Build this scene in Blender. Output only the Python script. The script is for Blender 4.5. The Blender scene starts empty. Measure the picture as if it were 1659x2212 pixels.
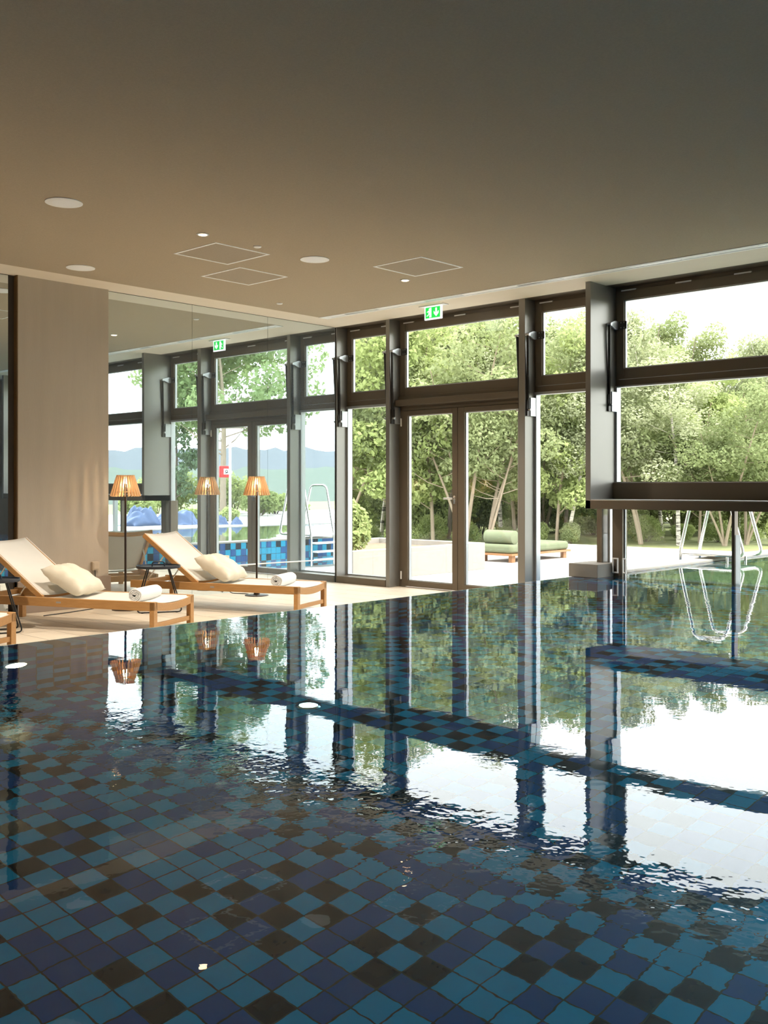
import bpy, bmesh, math, random
import numpy as np
from mathutils import Vector, Matrix
random.seed(7)
PI = math.pi
sc = bpy.context.scene
COL = sc.collection

# ------------------------------------------------------------------ helpers
class MB:
    """collects shapes; build() links them as ONE mesh object"""
    def __init__(s): s.v = []; s.f = []
    def add(s, vs, fs):
        o = len(s.v); s.v += [tuple(p) for p in vs]; s.f += [tuple(i + o for i in f) for f in fs]; return s
    def box(s, x0, y0, z0, x1, y1, z1):
        x0, x1 = min(x0, x1), max(x0, x1); y0, y1 = min(y0, y1), max(y0, y1); z0, z1 = min(z0, z1), max(z0, z1)
        v = [(x0,y0,z0),(x1,y0,z0),(x1,y1,z0),(x0,y1,z0),(x0,y0,z1),(x1,y0,z1),(x1,y1,z1),(x0,y1,z1)]
        return s.add(v, [(3,2,1,0),(4,5,6,7),(0,1,5,4),(1,2,6,5),(2,3,7,6),(3,0,4,7)])
    def bar(s, a, b, w, h, up=(0,0,1)):
        """box beam from a to b, width w sideways, height h along up"""
        a, b = Vector(a), Vector(b); d = (b - a).normalized(); up = Vector(up)
        sd = d.cross(up).normalized(); up = sd.cross(d).normalized()
        v = []
        for p in (a, b):
            for i, j in ((-1,-1),(1,-1),(1,1),(-1,1)): v.append(p + sd*(i*w/2) + up*(j*h/2))
        return s.add(v, [(3,2,1,0),(4,5,6,7),(0,1,5,4),(1,2,6,5),(2,3,7,6),(3,0,4,7)])
    def tube(s, pts, r, n=10, closed=False):
        pts = [Vector(p) for p in pts]; m = len(pts)
        rs = r if isinstance(r, (list, tuple)) else [r]*m
        ring = []; ref = None
        for i, p in enumerate(pts):
            if closed: d = pts[(i+1) % m] - pts[i-1]
            else: d = pts[min(i+1, m-1)] - pts[max(i-1, 0)]
            d.normalize()
            if ref is None:
                ref = Vector((0,0,1)) if abs(d.z) < .9 else Vector((1,0,0))
            a = ref - d*ref.dot(d)
            if a.length < 1e-5: a = d.orthogonal()
            a.normalize(); ref = a; b = d.cross(a)
            ring.append([p + a*math.cos(2*PI*k/n)*rs[i] + b*math.sin(2*PI*k/n)*rs[i] for k in range(n)])
        vs = [q for rg in ring for q in rg]; fs = []
        for i in range(m if closed else m-1):
            j = (i+1) % m
            for k in range(n):
                l = (k+1) % n
                fs.append((i*n+k, i*n+l, j*n+l, j*n+k))
        if not closed:
            fs.append(tuple(range(n-1, -1, -1))); fs.append(tuple((m-1)*n + k for k in range(n)))
        return s.add(vs, fs)
    def lathe(s, prof, n=32, c=(0,0,0)):
        """prof: (radius, z) list, closed with caps when radius 0 is not reached"""
        vs = []; fs = []
        for (r, z) in prof:
            for k in range(n):
                vs.append((c[0] + r*math.cos(2*PI*k/n), c[1] + r*math.sin(2*PI*k/n), c[2] + z))
        m = len(prof)
        for i in range(m-1):
            for k in range(n):
                l = (k+1) % n
                fs.append((i*n+k, i*n+l, (i+1)*n+l, (i+1)*n+k))
        fs.append(tuple(range(n-1, -1, -1))); fs.append(tuple((m-1)*n + k for k in range(n)))
        return s.add(vs, fs)
    def prism(s, poly, fn, t):
        """poly 2D points; fn(u,v,w) -> 3D point; extruded w 0..t"""
        n = len(poly)
        vs = [fn(u, v, 0) for u, v in poly] + [fn(u, v, t) for u, v in poly]
        fs = [tuple(range(n-1, -1, -1)), tuple(range(n, 2*n))]
        for k in range(n):
            l = (k+1) % n; fs.append((k, l, n+l, n+k))
        return s.add(vs, fs)
    def build(s, name, mat, parent=None, smooth=False, bevel=0.0, seg=2):
        me = bpy.data.meshes.new(name); me.from_pydata(s.v, [], s.f)
        bm = bmesh.new(); bm.from_mesh(me); bmesh.ops.recalc_face_normals(bm, faces=bm.faces); bm.to_mesh(me); bm.free()
        me.materials.append(mat)
        o = bpy.data.objects.new(name, me); COL.objects.link(o)
        if parent: o.parent = parent
        if smooth:
            me.polygons.foreach_set('use_smooth', [True]*len(me.polygons))
            if smooth != 'all':
                try: me.set_sharp_from_angle(angle=math.radians(40))
                except Exception: pass
        if bevel:
            b = o.modifiers.new('bevel', 'BEVEL'); b.width = bevel; b.segments = seg; b.limit_method = 'ANGLE'; b.angle_limit = math.radians(40)
        return o

def empty(name, loc=(0,0,0), rz=0.0):
    o = bpy.data.objects.new(name, None); COL.objects.link(o)
    o.location = loc; o.rotation_euler = (0, 0, rz); o.empty_display_size = .1
    return o
def tag(o, label=None, cat=None, group=None, kind=None):
    if label: o['label'] = label
    if cat: o['category'] = cat
    if group: o['group'] = group
    if kind: o['kind'] = kind
    return o
def struct(o): o['kind'] = 'structure'; return o
def dup(root, loc, rz=0.0, label=None, scale=None, group=None):
    kids = [o for o in list(COL.objects) if o.parent == root]
    r = root.copy(); COL.objects.link(r); r.location = loc; r.rotation_euler = (0, 0, rz)
    if scale: r.scale = scale
    if label: r['label'] = label
    if group: r['group'] = group
    for ch in kids:
        c = ch.copy(); COL.objects.link(c); c.parent = r
        for g in [o for o in list(COL.objects) if o.parent == ch]:
            d = g.copy(); COL.objects.link(d); d.parent = c
    return r

# ------------------------------------------------------------------ materials
def newmat(name):
    m = bpy.data.materials.new(name); m.use_nodes = True
    nt = m.node_tree; nt.nodes.clear()
    out = nt.nodes.new('ShaderNodeOutputMaterial')
    return m, nt, out
def N(nt, t, **k):
    n = nt.nodes.new(t)
    for a, b in k.items(): setattr(n, a, b)
    return n
def L(nt, a, b): nt.links.new(a, b)
def math_(nt, op, a, b=None, c=None):
    n = N(nt, 'ShaderNodeMath', operation=op)
    for i, x in enumerate((a, b, c)):
        if x is None: continue
        if isinstance(x, (int, float)): n.inputs[i].default_value = x
        else: L(nt, x, n.inputs[i])
    return n.outputs[0]
def mixc(nt, fac, a, b, blend='MIX'):
    n = N(nt, 'ShaderNodeMix', data_type='RGBA', blend_type=blend)
    for i, x in ((0, fac), (6, a), (7, b)):
        if isinstance(x, (int, float)): n.inputs[i].default_value = x
        elif isinstance(x, tuple): n.inputs[i].default_value = (*x, 1) if len(x) == 3 else x
        else: L(nt, x, n.inputs[i])
    return n.outputs[2]
def pos(nt, obj=False):
    if obj: return N(nt, 'ShaderNodeTexCoord').outputs['Object']
    return N(nt, 'ShaderNodeNewGeometry').outputs['Position']
def scaled(nt, v, s):
    n = N(nt, 'ShaderNodeMapping'); L(nt, v, n.inputs[0]); n.inputs['Scale'].default_value = s; return n.outputs[0]
def noise(nt, v, scale, detail=3, rough=.5, col=False):
    n = N(nt, 'ShaderNodeTexNoise'); L(nt, v, n.inputs['Vector'])
    n.inputs['Scale'].default_value = scale; n.inputs['Detail'].default_value = detail; n.inputs['Roughness'].default_value = rough
    return n.outputs['Color' if col else 'Fac']
def principled(nt, out, base, rough=.5, metal=0, spec=.5):
    p = N(nt, 'ShaderNodeBsdfPrincipled')
    if isinstance(base, tuple): p.inputs['Base Color'].default_value = (*base, 1)
    else: L(nt, base, p.inputs['Base Color'])
    if isinstance(rough, (int, float)): p.inputs['Roughness'].default_value = rough
    else: L(nt, rough, p.inputs['Roughness'])
    p.inputs['Metallic'].default_value = metal
    p.inputs['Specular IOR Level'].default_value = spec
    L(nt, p.outputs[0], out.inputs[0]); return p
def bump(nt, p, h, strength, dist=.01):
    b = N(nt, 'ShaderNodeBump'); b.inputs['Strength'].default_value = strength; b.inputs['Distance'].default_value = dist
    L(nt, h, b.inputs['Height']); L(nt, b.outputs[0], p.inputs['Normal']); return b
def simple(name, base, rough=.5, metal=0, spec=.5, vary=.12, vscale=6, bmp=0, bscale=200, stretch=(1,1,1), obj=True):
    m, nt, out = newmat(name)
    v = scaled(nt, pos(nt, obj), stretch)
    n = noise(nt, v, vscale, 4)
    lo = tuple(c*(1-vary) for c in base); hi = tuple(min(1, c*(1+vary)) for c in base)
    p = principled(nt, out, mixc(nt, n, lo, hi), rough, metal, spec)
    if bmp: bump(nt, p, noise(nt, v, bscale, 2), bmp, .004)
    return m
def emit(name, col, strength):
    m, nt, out = newmat(name); e = N(nt, 'ShaderNodeEmission')
    e.inputs[0].default_value = (*col, 1); e.inputs[1].default_value = strength
    L(nt, e.outputs[0], out.inputs[0]); return m

M = {}
M['ceiling'] = simple('ceiling_plaster', (.47,.39,.285), .95, spec=.05, vary=.10, vscale=70, bmp=.5, bscale=260, obj=False)
M['cream'] = simple('cream_paint', (.84,.75,.62), .85, spec=.1, vary=.03, obj=False)
M['hatch'] = simple('hatch_infill', (.435,.37,.285), .95, spec=.05, vary=.10, vscale=70, bmp=.5, bscale=260, obj=False)
M['wallbrown'] = simple('warm_wall', (.06,.05,.04), .8, vary=.08, obj=False)
M['panel'] = simple('woven_wall_panel', (.50,.435,.35), .7, spec=.25, vary=.10, vscale=9, bmp=.15, bscale=160, stretch=(1,1,.12), obj=False)
M['panelbase'] = simple('wall_panel_skirting', (.33,.255,.20), .5, vary=.08, obj=False)
M['brownwood'] = simple('brown_edge_wood', (.17,.095,.035), .5, vary=.2, vscale=8, stretch=(8,8,.5), obj=False)
M['bronze'] = simple('dark_bronze_metal', (.165,.132,.095), .42, metal=.45, spec=.5, vary=.06, obj=False)
M['fin'] = simple('bronze_fin_metal', (.30,.285,.26), .36, metal=.6, vary=.06, vscale=30, stretch=(20,20,.2), obj=False)
M['greymetal'] = simple('satin_aluminium', (.52,.53,.54), .35, metal=.7, vary=.04)
M['strutmetal'] = simple('dark_strut_metal', (.06,.055,.05), .3, metal=.7, vary=.05)
M['steel'] = simple('polished_steel', (.74,.73,.71), .16, metal=.95, vary=.03)
M['white'] = simple('white_enamel', (.86,.85,.82), .45, vary=.02)
M['brightwhite'] = simple('bright_white_paint', (.94,.94,.92), .6, vary=.02)
M['black'] = simple('black_rubber', (.012,.012,.013), .5, vary=.05)
M['lampmetal'] = simple('bronze_lamp_metal', (.055,.038,.028), .4, metal=.6, vary=.05)
M['tablemetal'] = simple('blue_black_lacquer', (.022,.030,.045), .35, vary=.05)
M['concrete'] = simple('pale_concrete', (.27,.25,.22), .85, vary=.05, vscale=5, obj=False)
M['terrace'] = simple('pale_terrace_stone', (.42,.40,.375), .8, vary=.05, vscale=3, obj=False)
M['soil'] = simple('bark_mulch', (.19,.12,.075), .95, vary=.5, vscale=30, bmp=1, bscale=40, obj=False)
M['forestfloor'] = simple('forest_floor', (.20,.22,.09), .95, vary=.4, vscale=3, obj=False)
M['sagefabric'] = simple('sage_green_canvas', (.15,.17,.105), .9, spec=.1, vary=.06, bmp=.3)
M['cream_fabric'] = simple('cream_cotton', (.74,.67,.54), .95, spec=.1, vary=.05, bmp=.4, bscale=30)
M['sling'] = simple('cream_mesh_fabric', (.74,.71,.65), .85, spec=.15, vary=.03, bmp=.3, bscale=400)
M['towel'] = simple('white_terry', (.82,.81,.79), 1, spec=.05, vary=.05, bmp=.8, bscale=120)
M['bluecover'] = simple('blue_tarpaulin', (.075,.12,.24), .6, vary=.15, vscale=4, bmp=.3, bscale=8)
M['red'] = simple('red_enamel', (.55,.02,.02), .4, vary=.05)
M['beigeplastic'] = simple('beige_plastic', (.55,.45,.33), .5, vary=.03)

def wood_mat(name, a, b, rough=.45, sc_=(1,1,1)):
    m, nt, out = newmat(name)
    v = scaled(nt, pos(nt, True), sc_)
    n = noise(nt, v, 12, 6, .65)
    p = principled(nt, out, mixc(nt, n, a, b), rough, 0, .35)
    bump(nt, p, n, .15, .003); return m
M['teak'] = wood_mat('oiled_teak', (.36,.17,.055), (.60,.34,.13), .45, (6,.7,6))
M['slat'] = wood_mat('pale_lamp_slat', (.62,.37,.17), (.80,.55,.30), .5, (5,5,.8))
M['daywood'] = wood_mat('weathered_orange_wood', (.20,.085,.03), (.32,.16,.07), .5, (1,6,6))

def deck_mat():
    m, nt, out = newmat('beige_stone_planks')
    s = N(nt, 'ShaderNodeSeparateXYZ'); L(nt, pos(nt), s.inputs[0])
    pw, pl = .30, 1.2
    u = math_(nt, 'DIVIDE', math_(nt, 'ADD', s.outputs[0], .02), pw); iu = math_(nt, 'FLOOR', u)
    w = math_(nt, 'ADD', math_(nt, 'DIVIDE', s.outputs[1], pl), math_(nt, 'MULTIPLY', iu, .37)); iw = math_(nt, 'FLOOR', w)
    fu = math_(nt, 'FRACT', u); fw = math_(nt, 'FRACT', w)
    c = N(nt, 'ShaderNodeCombineXYZ'); L(nt, iu, c.inputs[0]); L(nt, iw, c.inputs[1])
    wn = N(nt, 'ShaderNodeTexWhiteNoise', noise_dimensions='2D'); L(nt, c.outputs[0], wn.inputs[0])
    eu = math_(nt, 'LESS_THAN', math_(nt, 'MINIMUM', fu, math_(nt, 'SUBTRACT', 1, fu)), .014)
    ew = math_(nt, 'LESS_THAN', math_(nt, 'MINIMUM', fw, math_(nt, 'SUBTRACT', 1, fw)), .0035)
    g = math_(nt, 'MAXIMUM', eu, ew)
    n = noise(nt, scaled(nt, pos(nt), (5,.8,1)), 4, 5)
    base = mixc(nt, wn.outputs[0], (.70,.60,.47), (.80,.71,.58))
    base = mixc(nt, math_(nt, 'MULTIPLY', n, .35), base, (.60,.48,.35))
    p = principled(nt, out, mixc(nt, math_(nt, 'MULTIPLY', g, .75), base, (.20,.14,.09)), .5, 0, .35)
    return m
M['deck'] = deck_mat()

def tile_mat(name, ax, s, off=(0,0), wob=.004, bright=1.0):
    """hand-made glazed tiles in three blues, laid as a loose chequer; ax = the two axes of the face"""
    m, nt, out = newmat(name)
    P = pos(nt)
    nz = N(nt, 'ShaderNodeTexNoise'); L(nt, P, nz.inputs['Vector']); nz.inputs['Scale'].default_value = 14; nz.inputs['Detail'].default_value = 1
    vm = N(nt, 'ShaderNodeVectorMath', operation='MULTIPLY_ADD'); L(nt, nz.outputs['Color'], vm.inputs[0])
    vm.inputs[1].default_value = (wob*2,)*3; L(nt, P, vm.inputs[2])
    sp = N(nt, 'ShaderNodeSeparateXYZ'); L(nt, vm.outputs[0], sp.inputs[0])
    u = math_(nt, 'DIVIDE', math_(nt, 'SUBTRACT', sp.outputs[ax[0]], off[0]), s)
    v = math_(nt, 'DIVIDE', math_(nt, 'SUBTRACT', sp.outputs[ax[1]], off[1]), s)
    iu, iv = math_(nt, 'FLOOR', u), math_(nt, 'FLOOR', v); fu, fv = math_(nt, 'FRACT', u), math_(nt, 'FRACT', v)
    c = N(nt, 'ShaderNodeCombineXYZ'); L(nt, iu, c.inputs[0]); L(nt, iv, c.inputs[1])
    wn = N(nt, 'ShaderNodeTexWhiteNoise', noise_dimensions='2D'); L(nt, c.outputs[0], wn.inputs[0]); r = wn.outputs[0]
    par = math_(nt, 'FLOORED_MODULO', math_(nt, 'ADD', iu, iv), 2)
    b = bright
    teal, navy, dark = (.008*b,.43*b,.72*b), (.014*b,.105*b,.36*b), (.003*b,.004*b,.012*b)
    ev = mixc(nt, math_(nt, 'GREATER_THAN', r, .76), teal, navy)
    od = mixc(nt, math_(nt, 'GREATER_THAN', r, .44), dark, navy)
    od = mixc(nt, math_(nt, 'GREATER_THAN', r, .92), od, teal)
    col = mixc(nt, par, ev, od)
    # shade change from tile to tile and a soft glaze cloud
    col = mixc(nt, math_(nt, 'MULTIPLY', noise(nt, P, 9, 3), .16), col, (.01*b,.05*b,.10*b))
    d = math_(nt, 'MINIMUM', math_(nt, 'MINIMUM', fu, math_(nt, 'SUBTRACT', 1, fu)), math_(nt, 'MINIMUM', fv, math_(nt, 'SUBTRACT', 1, fv)))
    g = math_(nt, 'LESS_THAN', d, .028)
    col = mixc(nt, g, col, (.026*b,.045*b,.038*b))
    p = principled(nt, out, col, .22, 0, .3)
    return m
TS = .11
M['tile_floor'] = tile_mat('pool_tile_floor', (0,1), TS, (1.949,3.044))
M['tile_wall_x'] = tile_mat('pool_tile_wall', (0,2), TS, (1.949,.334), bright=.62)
M['tile_wall_y'] = tile_mat('pool_tile_end_wall', (1,2), TS, (3.044,.322))

def mirror_mat():
    m, nt, out = newmat('wall_mirror')
    g = N(nt, 'ShaderNodeBsdfGlossy'); g.inputs['Color'].default_value = (.80,.89,.92,1); g.inputs['Roughness'].default_value = 0
    d = N(nt, 'ShaderNodeBsdfDiffuse')
    n = noise(nt, scaled(nt, pos(nt), (1,1,.5)), 1.4, 4)
    d.inputs[0].default_value = (.55,.68,.78,1)
    mx = N(nt, 'ShaderNodeMixShader'); L(nt, math_(nt, 'MULTIPLY', n, .17), mx.inputs[0])
    L(nt, g.outputs[0], mx.inputs[1]); L(nt, d.outputs[0], mx.inputs[2]); L(nt, mx.outputs[0], out.inputs[0]); return m
M['mirror'] = mirror_mat()

def glass_mat():
    m, nt, out = newmat('window_glass')
    geo = N(nt, 'ShaderNodeNewGeometry')
    fr = N(nt, 'ShaderNodeFresnel')
    ior = N(nt, 'ShaderNodeMix', data_type='FLOAT'); L(nt, geo.outputs['Backfacing'], ior.inputs[0])
    ior.inputs[2].default_value = 1.48; ior.inputs[3].default_value = 1/1.48
    L(nt, ior.outputs[0], fr.inputs[0])
    t = N(nt, 'ShaderNodeBsdfTransparent'); t.inputs[0].default_value = (.965,.985,.975,1)
    g = N(nt, 'ShaderNodeBsdfGlossy'); g.inputs['Roughness'].default_value = 0; g.inputs['Color'].default_value = (1,1,1,1)
    mx = N(nt, 'ShaderNodeMixShader'); L(nt, fr.outputs[0], mx.inputs[0]); L(nt, t.outputs[0], mx.inputs[1]); L(nt, g.outputs[0], mx.inputs[2])
    L(nt, mx.outputs[0], out.inputs[0]); return m
M['glass'] = glass_mat()

def water_mat():
    m, nt, out = newmat('still_pool_water')
    g = N(nt, 'ShaderNodeBsdfRefraction'); g.inputs['IOR'].default_value = 1.333; g.inputs['Roughness'].default_value = 0
    g.inputs['Color'].default_value = (.70,.92,1,1)
    gl = N(nt, 'ShaderNodeBsdfGlossy'); gl.inputs['Roughness'].default_value = 0; gl.inputs['Color'].default_value = (1,1,1,1)
    fr = N(nt, 'ShaderNodeFresnel'); fr.inputs['IOR'].default_value = 1.333
    mx = N(nt, 'ShaderNodeMixShader'); L(nt, fr.outputs[0], mx.inputs[0]); L(nt, g.outputs[0], mx.inputs[1]); L(nt, gl.outputs[0], mx.inputs[2])
    P = pos(nt)
    # wavelets run along the window direction: long crests, short period
    a = noise(nt, P, 2.2, 2, .5)
    b = noise(nt, P, 17, 2, .55)
    c = noise(nt, P, 8, 3, .6)
    patch = noise(nt, P, .8, 2)
    rough = N(nt, 'ShaderNodeMapRange'); L(nt, patch, rough.inputs[0])
    rough.inputs[1].default_value = .48; rough.inputs[2].default_value = .70; rough.inputs[3].default_value = .10; rough.inputs[4].default_value = .55
    # the return jets ruffle a strip of water running along y
    sp = N(nt, 'ShaderNodeSeparateXYZ'); L(nt, P, sp.inputs[0])
    dx = math_(nt, 'DIVIDE', math_(nt, 'SUBTRACT', math_(nt, 'ADD', sp.outputs[0], math_(nt, 'MULTIPLY', patch, .5)), 2.32), .26)
    strip = math_(nt, 'POWER', 2.718, math_(nt, 'MULTIPLY', math_(nt, 'MULTIPLY', dx, dx), -1))
    strip = math_(nt, 'MULTIPLY', strip, noise(nt, P, 2.1, 2))
    amp = math_(nt, 'ADD', rough.outputs[0], math_(nt, 'MULTIPLY', strip, 3.2))
    h = math_(nt, 'ADD', math_(nt, 'MULTIPLY', a, .34), math_(nt, 'MULTIPLY', math_(nt, 'ADD', math_(nt, 'MULTIPLY', b, .22), math_(nt, 'MULTIPLY', c, .45)), amp))
    bn = N(nt, 'ShaderNodeBump'); bn.inputs['Strength'].default_value = WATER_STRENGTH; bn.inputs['Distance'].default_value = .02
    L(nt, h, bn.inputs['Height']); 
    for q in (g, gl, fr): L(nt, bn.outputs[0], q.inputs['Normal'])
    L(nt, mx.outputs[0], out.inputs[0]); return m
WATER_STRENGTH = .16
M['water'] = water_mat()

def leaf_mat(name, a, b, trans=.45):
    m, nt, out = newmat(name)
    oi = N(nt, 'ShaderNodeObjectInfo')
    n = noise(nt, pos(nt), 1.3, 4, .6)
    f = math_(nt, 'ADD', math_(nt, 'MULTIPLY', n, .8), math_(nt, 'MULTIPLY', math_(nt, 'SUBTRACT', oi.outputs['Random'], .5), .5))
    c = mixc(nt, f, a, b)
    d = N(nt, 'ShaderNodeBsdfDiffuse'); L(nt, c, d.inputs[0])
    t = N(nt, 'ShaderNodeBsdfTranslucent'); L(nt, mixc(nt, .5, c, (.42,.46,.2)), t.inputs[0])
    mx = N(nt, 'ShaderNodeMixShader'); mx.inputs[0].default_value = trans
    L(nt, d.outputs[0], mx.inputs[1]); L(nt, t.outputs[0], mx.inputs[2]); L(nt, mx.outputs[0], out.inputs[0]); return m
M['leaf_birch'] = leaf_mat('birch_leaf', (.26,.29,.175), (.58,.60,.41))
M['leaf_wood'] = leaf_mat('woodland_leaf', (.19,.235,.11), (.48,.52,.29))
M['leaf_bright'] = leaf_mat('bright_leaf', (.26,.33,.12), (.54,.60,.28))
M['leaf_oak'] = leaf_mat('oak_leaf', (.14,.23,.10), (.33,.43,.21))
M['needle'] = leaf_mat('pine_needle', (.09,.15,.09), (.18,.26,.16), .2)
M['bark'] = simple('grey_brown_bark', (.16,.13,.10), .9, vary=.4, vscale=6, bmp=.6, bscale=20, stretch=(2,2,.5))
M['bark_tan'] = simple('tan_bark', (.34,.27,.20), .9, vary=.3, vscale=6, stretch=(2,2,.5))
def birch_mat():
    m, nt, out = newmat('white_birch_bark')
    n = noise(nt, scaled(nt, pos(nt, True), (1,1,5)), 3.2, 5, .7)
    cr = N(nt, 'ShaderNodeValToRGB'); L(nt, n, cr.inputs[0])
    cr.color_ramp.elements[0].position = .40; cr.color_ramp.elements[0].color = (.05,.04,.035,1)
    cr.color_ramp.elements[1].position = .50; cr.color_ramp.elements[1].color = (.60,.55,.48,1)
    principled(nt, out, cr.outputs[0], .8); return m
M['bark_birch'] = birch_mat()
M['hill'] = leaf_mat('hazed_hill_canopy', (.11,.125,.14), (.17,.185,.205), .0)  # distance haze is put into this pale bluish canopy colour
def frosted():
    m, nt, out = newmat('frosted_edge_glass')
    d = N(nt, 'ShaderNodeBsdfDiffuse'); d.inputs[0].default_value = (.85,.86,.86,1)
    t = N(nt, 'ShaderNodeBsdfTranslucent'); t.inputs[0].default_value = (.9,.92,.92,1)
    mx = N(nt, 'ShaderNodeMixShader'); mx.inputs[0].default_value = .7
    L(nt, d.outputs[0], mx.inputs[1]); L(nt, t.outputs[0], mx.inputs[2]); L(nt, mx.outputs[0], out.inputs[0]); return m
M['frosted'] = frosted()
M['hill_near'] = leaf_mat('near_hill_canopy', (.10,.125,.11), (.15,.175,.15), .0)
M['green'] = emit('backlit_sign_green', (.02,.50,.06), 1.1)
M['signwhite'] = emit('backlit_sign_white', (.95,1,.95), 1.0)
M['warmbulb'] = emit('warm_bulb', (1,.72,.42), 30)
M['downlight_glow'] = emit('downlight_glow', (1,.66,.34), 14)
M['poolglow'] = emit('underwater_lamp', (1,.72,.36), 30)

# ------------------------------------------------------------------ key dimensions (metres; z = 0 is the deck)
H = 3.375         # ceiling
W = .322          # water level
MY = 9.52         # mirror plane
XF, XB = 9.27, 9.50   # window fins, inner and outer edge
RIM = 5.75        # pool rim
TZ = -.15         # terrace outside
FLOORZ = W - 1.2  # pool bottom
X0, Y0 = -4.5, -4.5   # the room's unseen ends

# ------------------------------------------------------------------ room shell
struct(MB().box(X0, RIM, -.2, 9.6, 9.8, 0).build('floor', M['deck']))
b = MB().box(X0-.2, Y0-.2, H, 8.72, 9.105, H+.45)
struct(b.build('ceiling', M['ceiling']))
b = MB(); b.box(X0-.2, 9.105, H, 8.72, 9.8, H+.45); b.box(8.72, Y0-.2, H, XF+.0, 9.8, H+.45)
struct(b.build('trim_1', M['cream']))                                   # the cream band around the ceiling
struct(MB().box(XF, Y0-.2, H, 9.62, 9.8, H+.45).build('trim_2', M['bronze']))   # the dark strip above the glazing
struct(MB().box(X0, MY+.012, 0, 9.6, 9.8, H).build('wall_back', M['wallbrown']))
struct(MB().box(X0-.2, Y0-.2, -.2, X0, 9.8, H).build('wall_left', M['wallbrown']))
struct(MB().box(X0, Y0-.2, -.2, 9.6, Y0, H).build('wall_front', M['wallbrown']))

# mirror panels (one thing each) on the back wall
joints = [X0, -2.0, .35, 2.55, 4.735]
right = [5.83, 6.958, 8.095, 9.262]
def mirror(xa, xb, label):
    t = MB().box(xa+.0015, MY, .0, xb-.0015, MY+.006, H-.006).build('wall_mirror_panel', M['mirror'])
    tag(t, label, 'mirror', 'mirror panels on the back wall'); return t
mirror(joints[3], joints[4], 'wall mirror panel left of the beige pillar panel, cut by the photo edge')
mirror(right[0], right[1], 'wall mirror panel between the beige pillar panel and the first joint')
mirror(right[1], right[2], 'wall mirror panel between two joints, behind the lounger by the lamp')
mirror(right[2], right[3], 'wall mirror panel in the corner beside the window wall')

# beige pillar
struct(MB().box(4.81, MY-.055, .0, 5.83, MY+.012, H).build('wall_pillar', M['panel']))
b = MB().box(4.80, MY-.052, 0, 4.812, MY+.012, H)
struct(b.build('trim_3', M['brownwood']))
struct(MB().box(4.80, MY-.072, 0, 5.85, MY-.0, .32).build('baseboard_back', M['panelbase'], bevel=.003))

# ------------------------------------------------------------------ pool basin and water
PX0 = -3.0; OX1 = 22.0; OY0 = .55; IY0 = -3.2; IWX = 9.05
b = MB()
b.box(PX0, IY0, FLOORZ-.1, OX1, RIM-.2, FLOORZ)
struct(b.build('floor_pool', M['tile_floor']))
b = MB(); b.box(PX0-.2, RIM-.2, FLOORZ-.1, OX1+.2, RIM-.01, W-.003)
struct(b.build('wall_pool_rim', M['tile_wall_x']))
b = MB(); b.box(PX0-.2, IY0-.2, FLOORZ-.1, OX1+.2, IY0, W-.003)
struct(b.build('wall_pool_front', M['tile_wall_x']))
b = MB(); b.box(PX0-.2, IY0, FLOORZ-.1, PX0, RIM-.2, W-.003)
struct(b.build('wall_pool_left', M['tile_wall_y']))
b = MB(); b.box(OX1, IY0, FLOORZ-.1, OX1+.2, RIM-.2, W-.003)
struct(b.build('wall_pool_right', M['tile_wall_y']))
# submerged threshold between the indoor and the outdoor basin
b = MB(); b.box(8.72, IY0, FLOORZ, 9.62, RIM-.2, W-.17)
struct(b.build('trim_4', M['tile_floor']))
b = MB(); b.box(9.38, .82, W-.17, 9.56, 5.46, W-.02)
struct(b.build('trim_5', M['concrete']))
wat = MB().add([(PX0, IY0, W), (OX1, IY0, W), (OX1, RIM, W), (PX0, RIM, W)], [(0,1,2,3)]).build('pool_water', M['water'])
wat['kind'] = 'structure'
# pale stone lip on the outdoor part of the rim
struct(MB().box(9.62, RIM-.012, TZ, OX1+.2, RIM+.10, W+.003).build('trim_6', M['tile_wall_x']))
struct(MB().box(9.62, RIM-.17, W-.12, OX1+.2, RIM-.014, W+.003).box(9.62, RIM-.17, W+.004, OX1+.2, RIM+.11, W+.030).build('trim_7', M['concrete'], bevel=.004))

# outside ground
struct(MB().box(9.6, RIM+.10, TZ-.3, 21.2, 15.2, TZ).build('floor_terrace', M['terrace']))
struct(MB().box(9.6, -11, -.5, 30, IY0-.2, .30).build('floor_far_deck', M['terrace']))
# the far side of the outdoor basin is a raised deck flush with the water
struct(MB().box(9.75, IY0-.2, W-.25, 26, OY0, W+.012).build('floor_pool_deck', M['terrace']))
struct(MB().box(9.6, -70, -3.0, 90, 70, -.6).build('ground', M['forestfloor']))
struct(MB().box(21.2, 1, -.7, 80, 60, -.22).build('ground_forest', M['forestfloor']))
# stone pier block at the window line
tag(MB().box(9.08, 5.45, W-.002, 9.66, 5.80, .462).build('pier_block', M['concrete'], bevel=.006), 'low stone block where the pool rim meets the window post', 'block')

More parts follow.
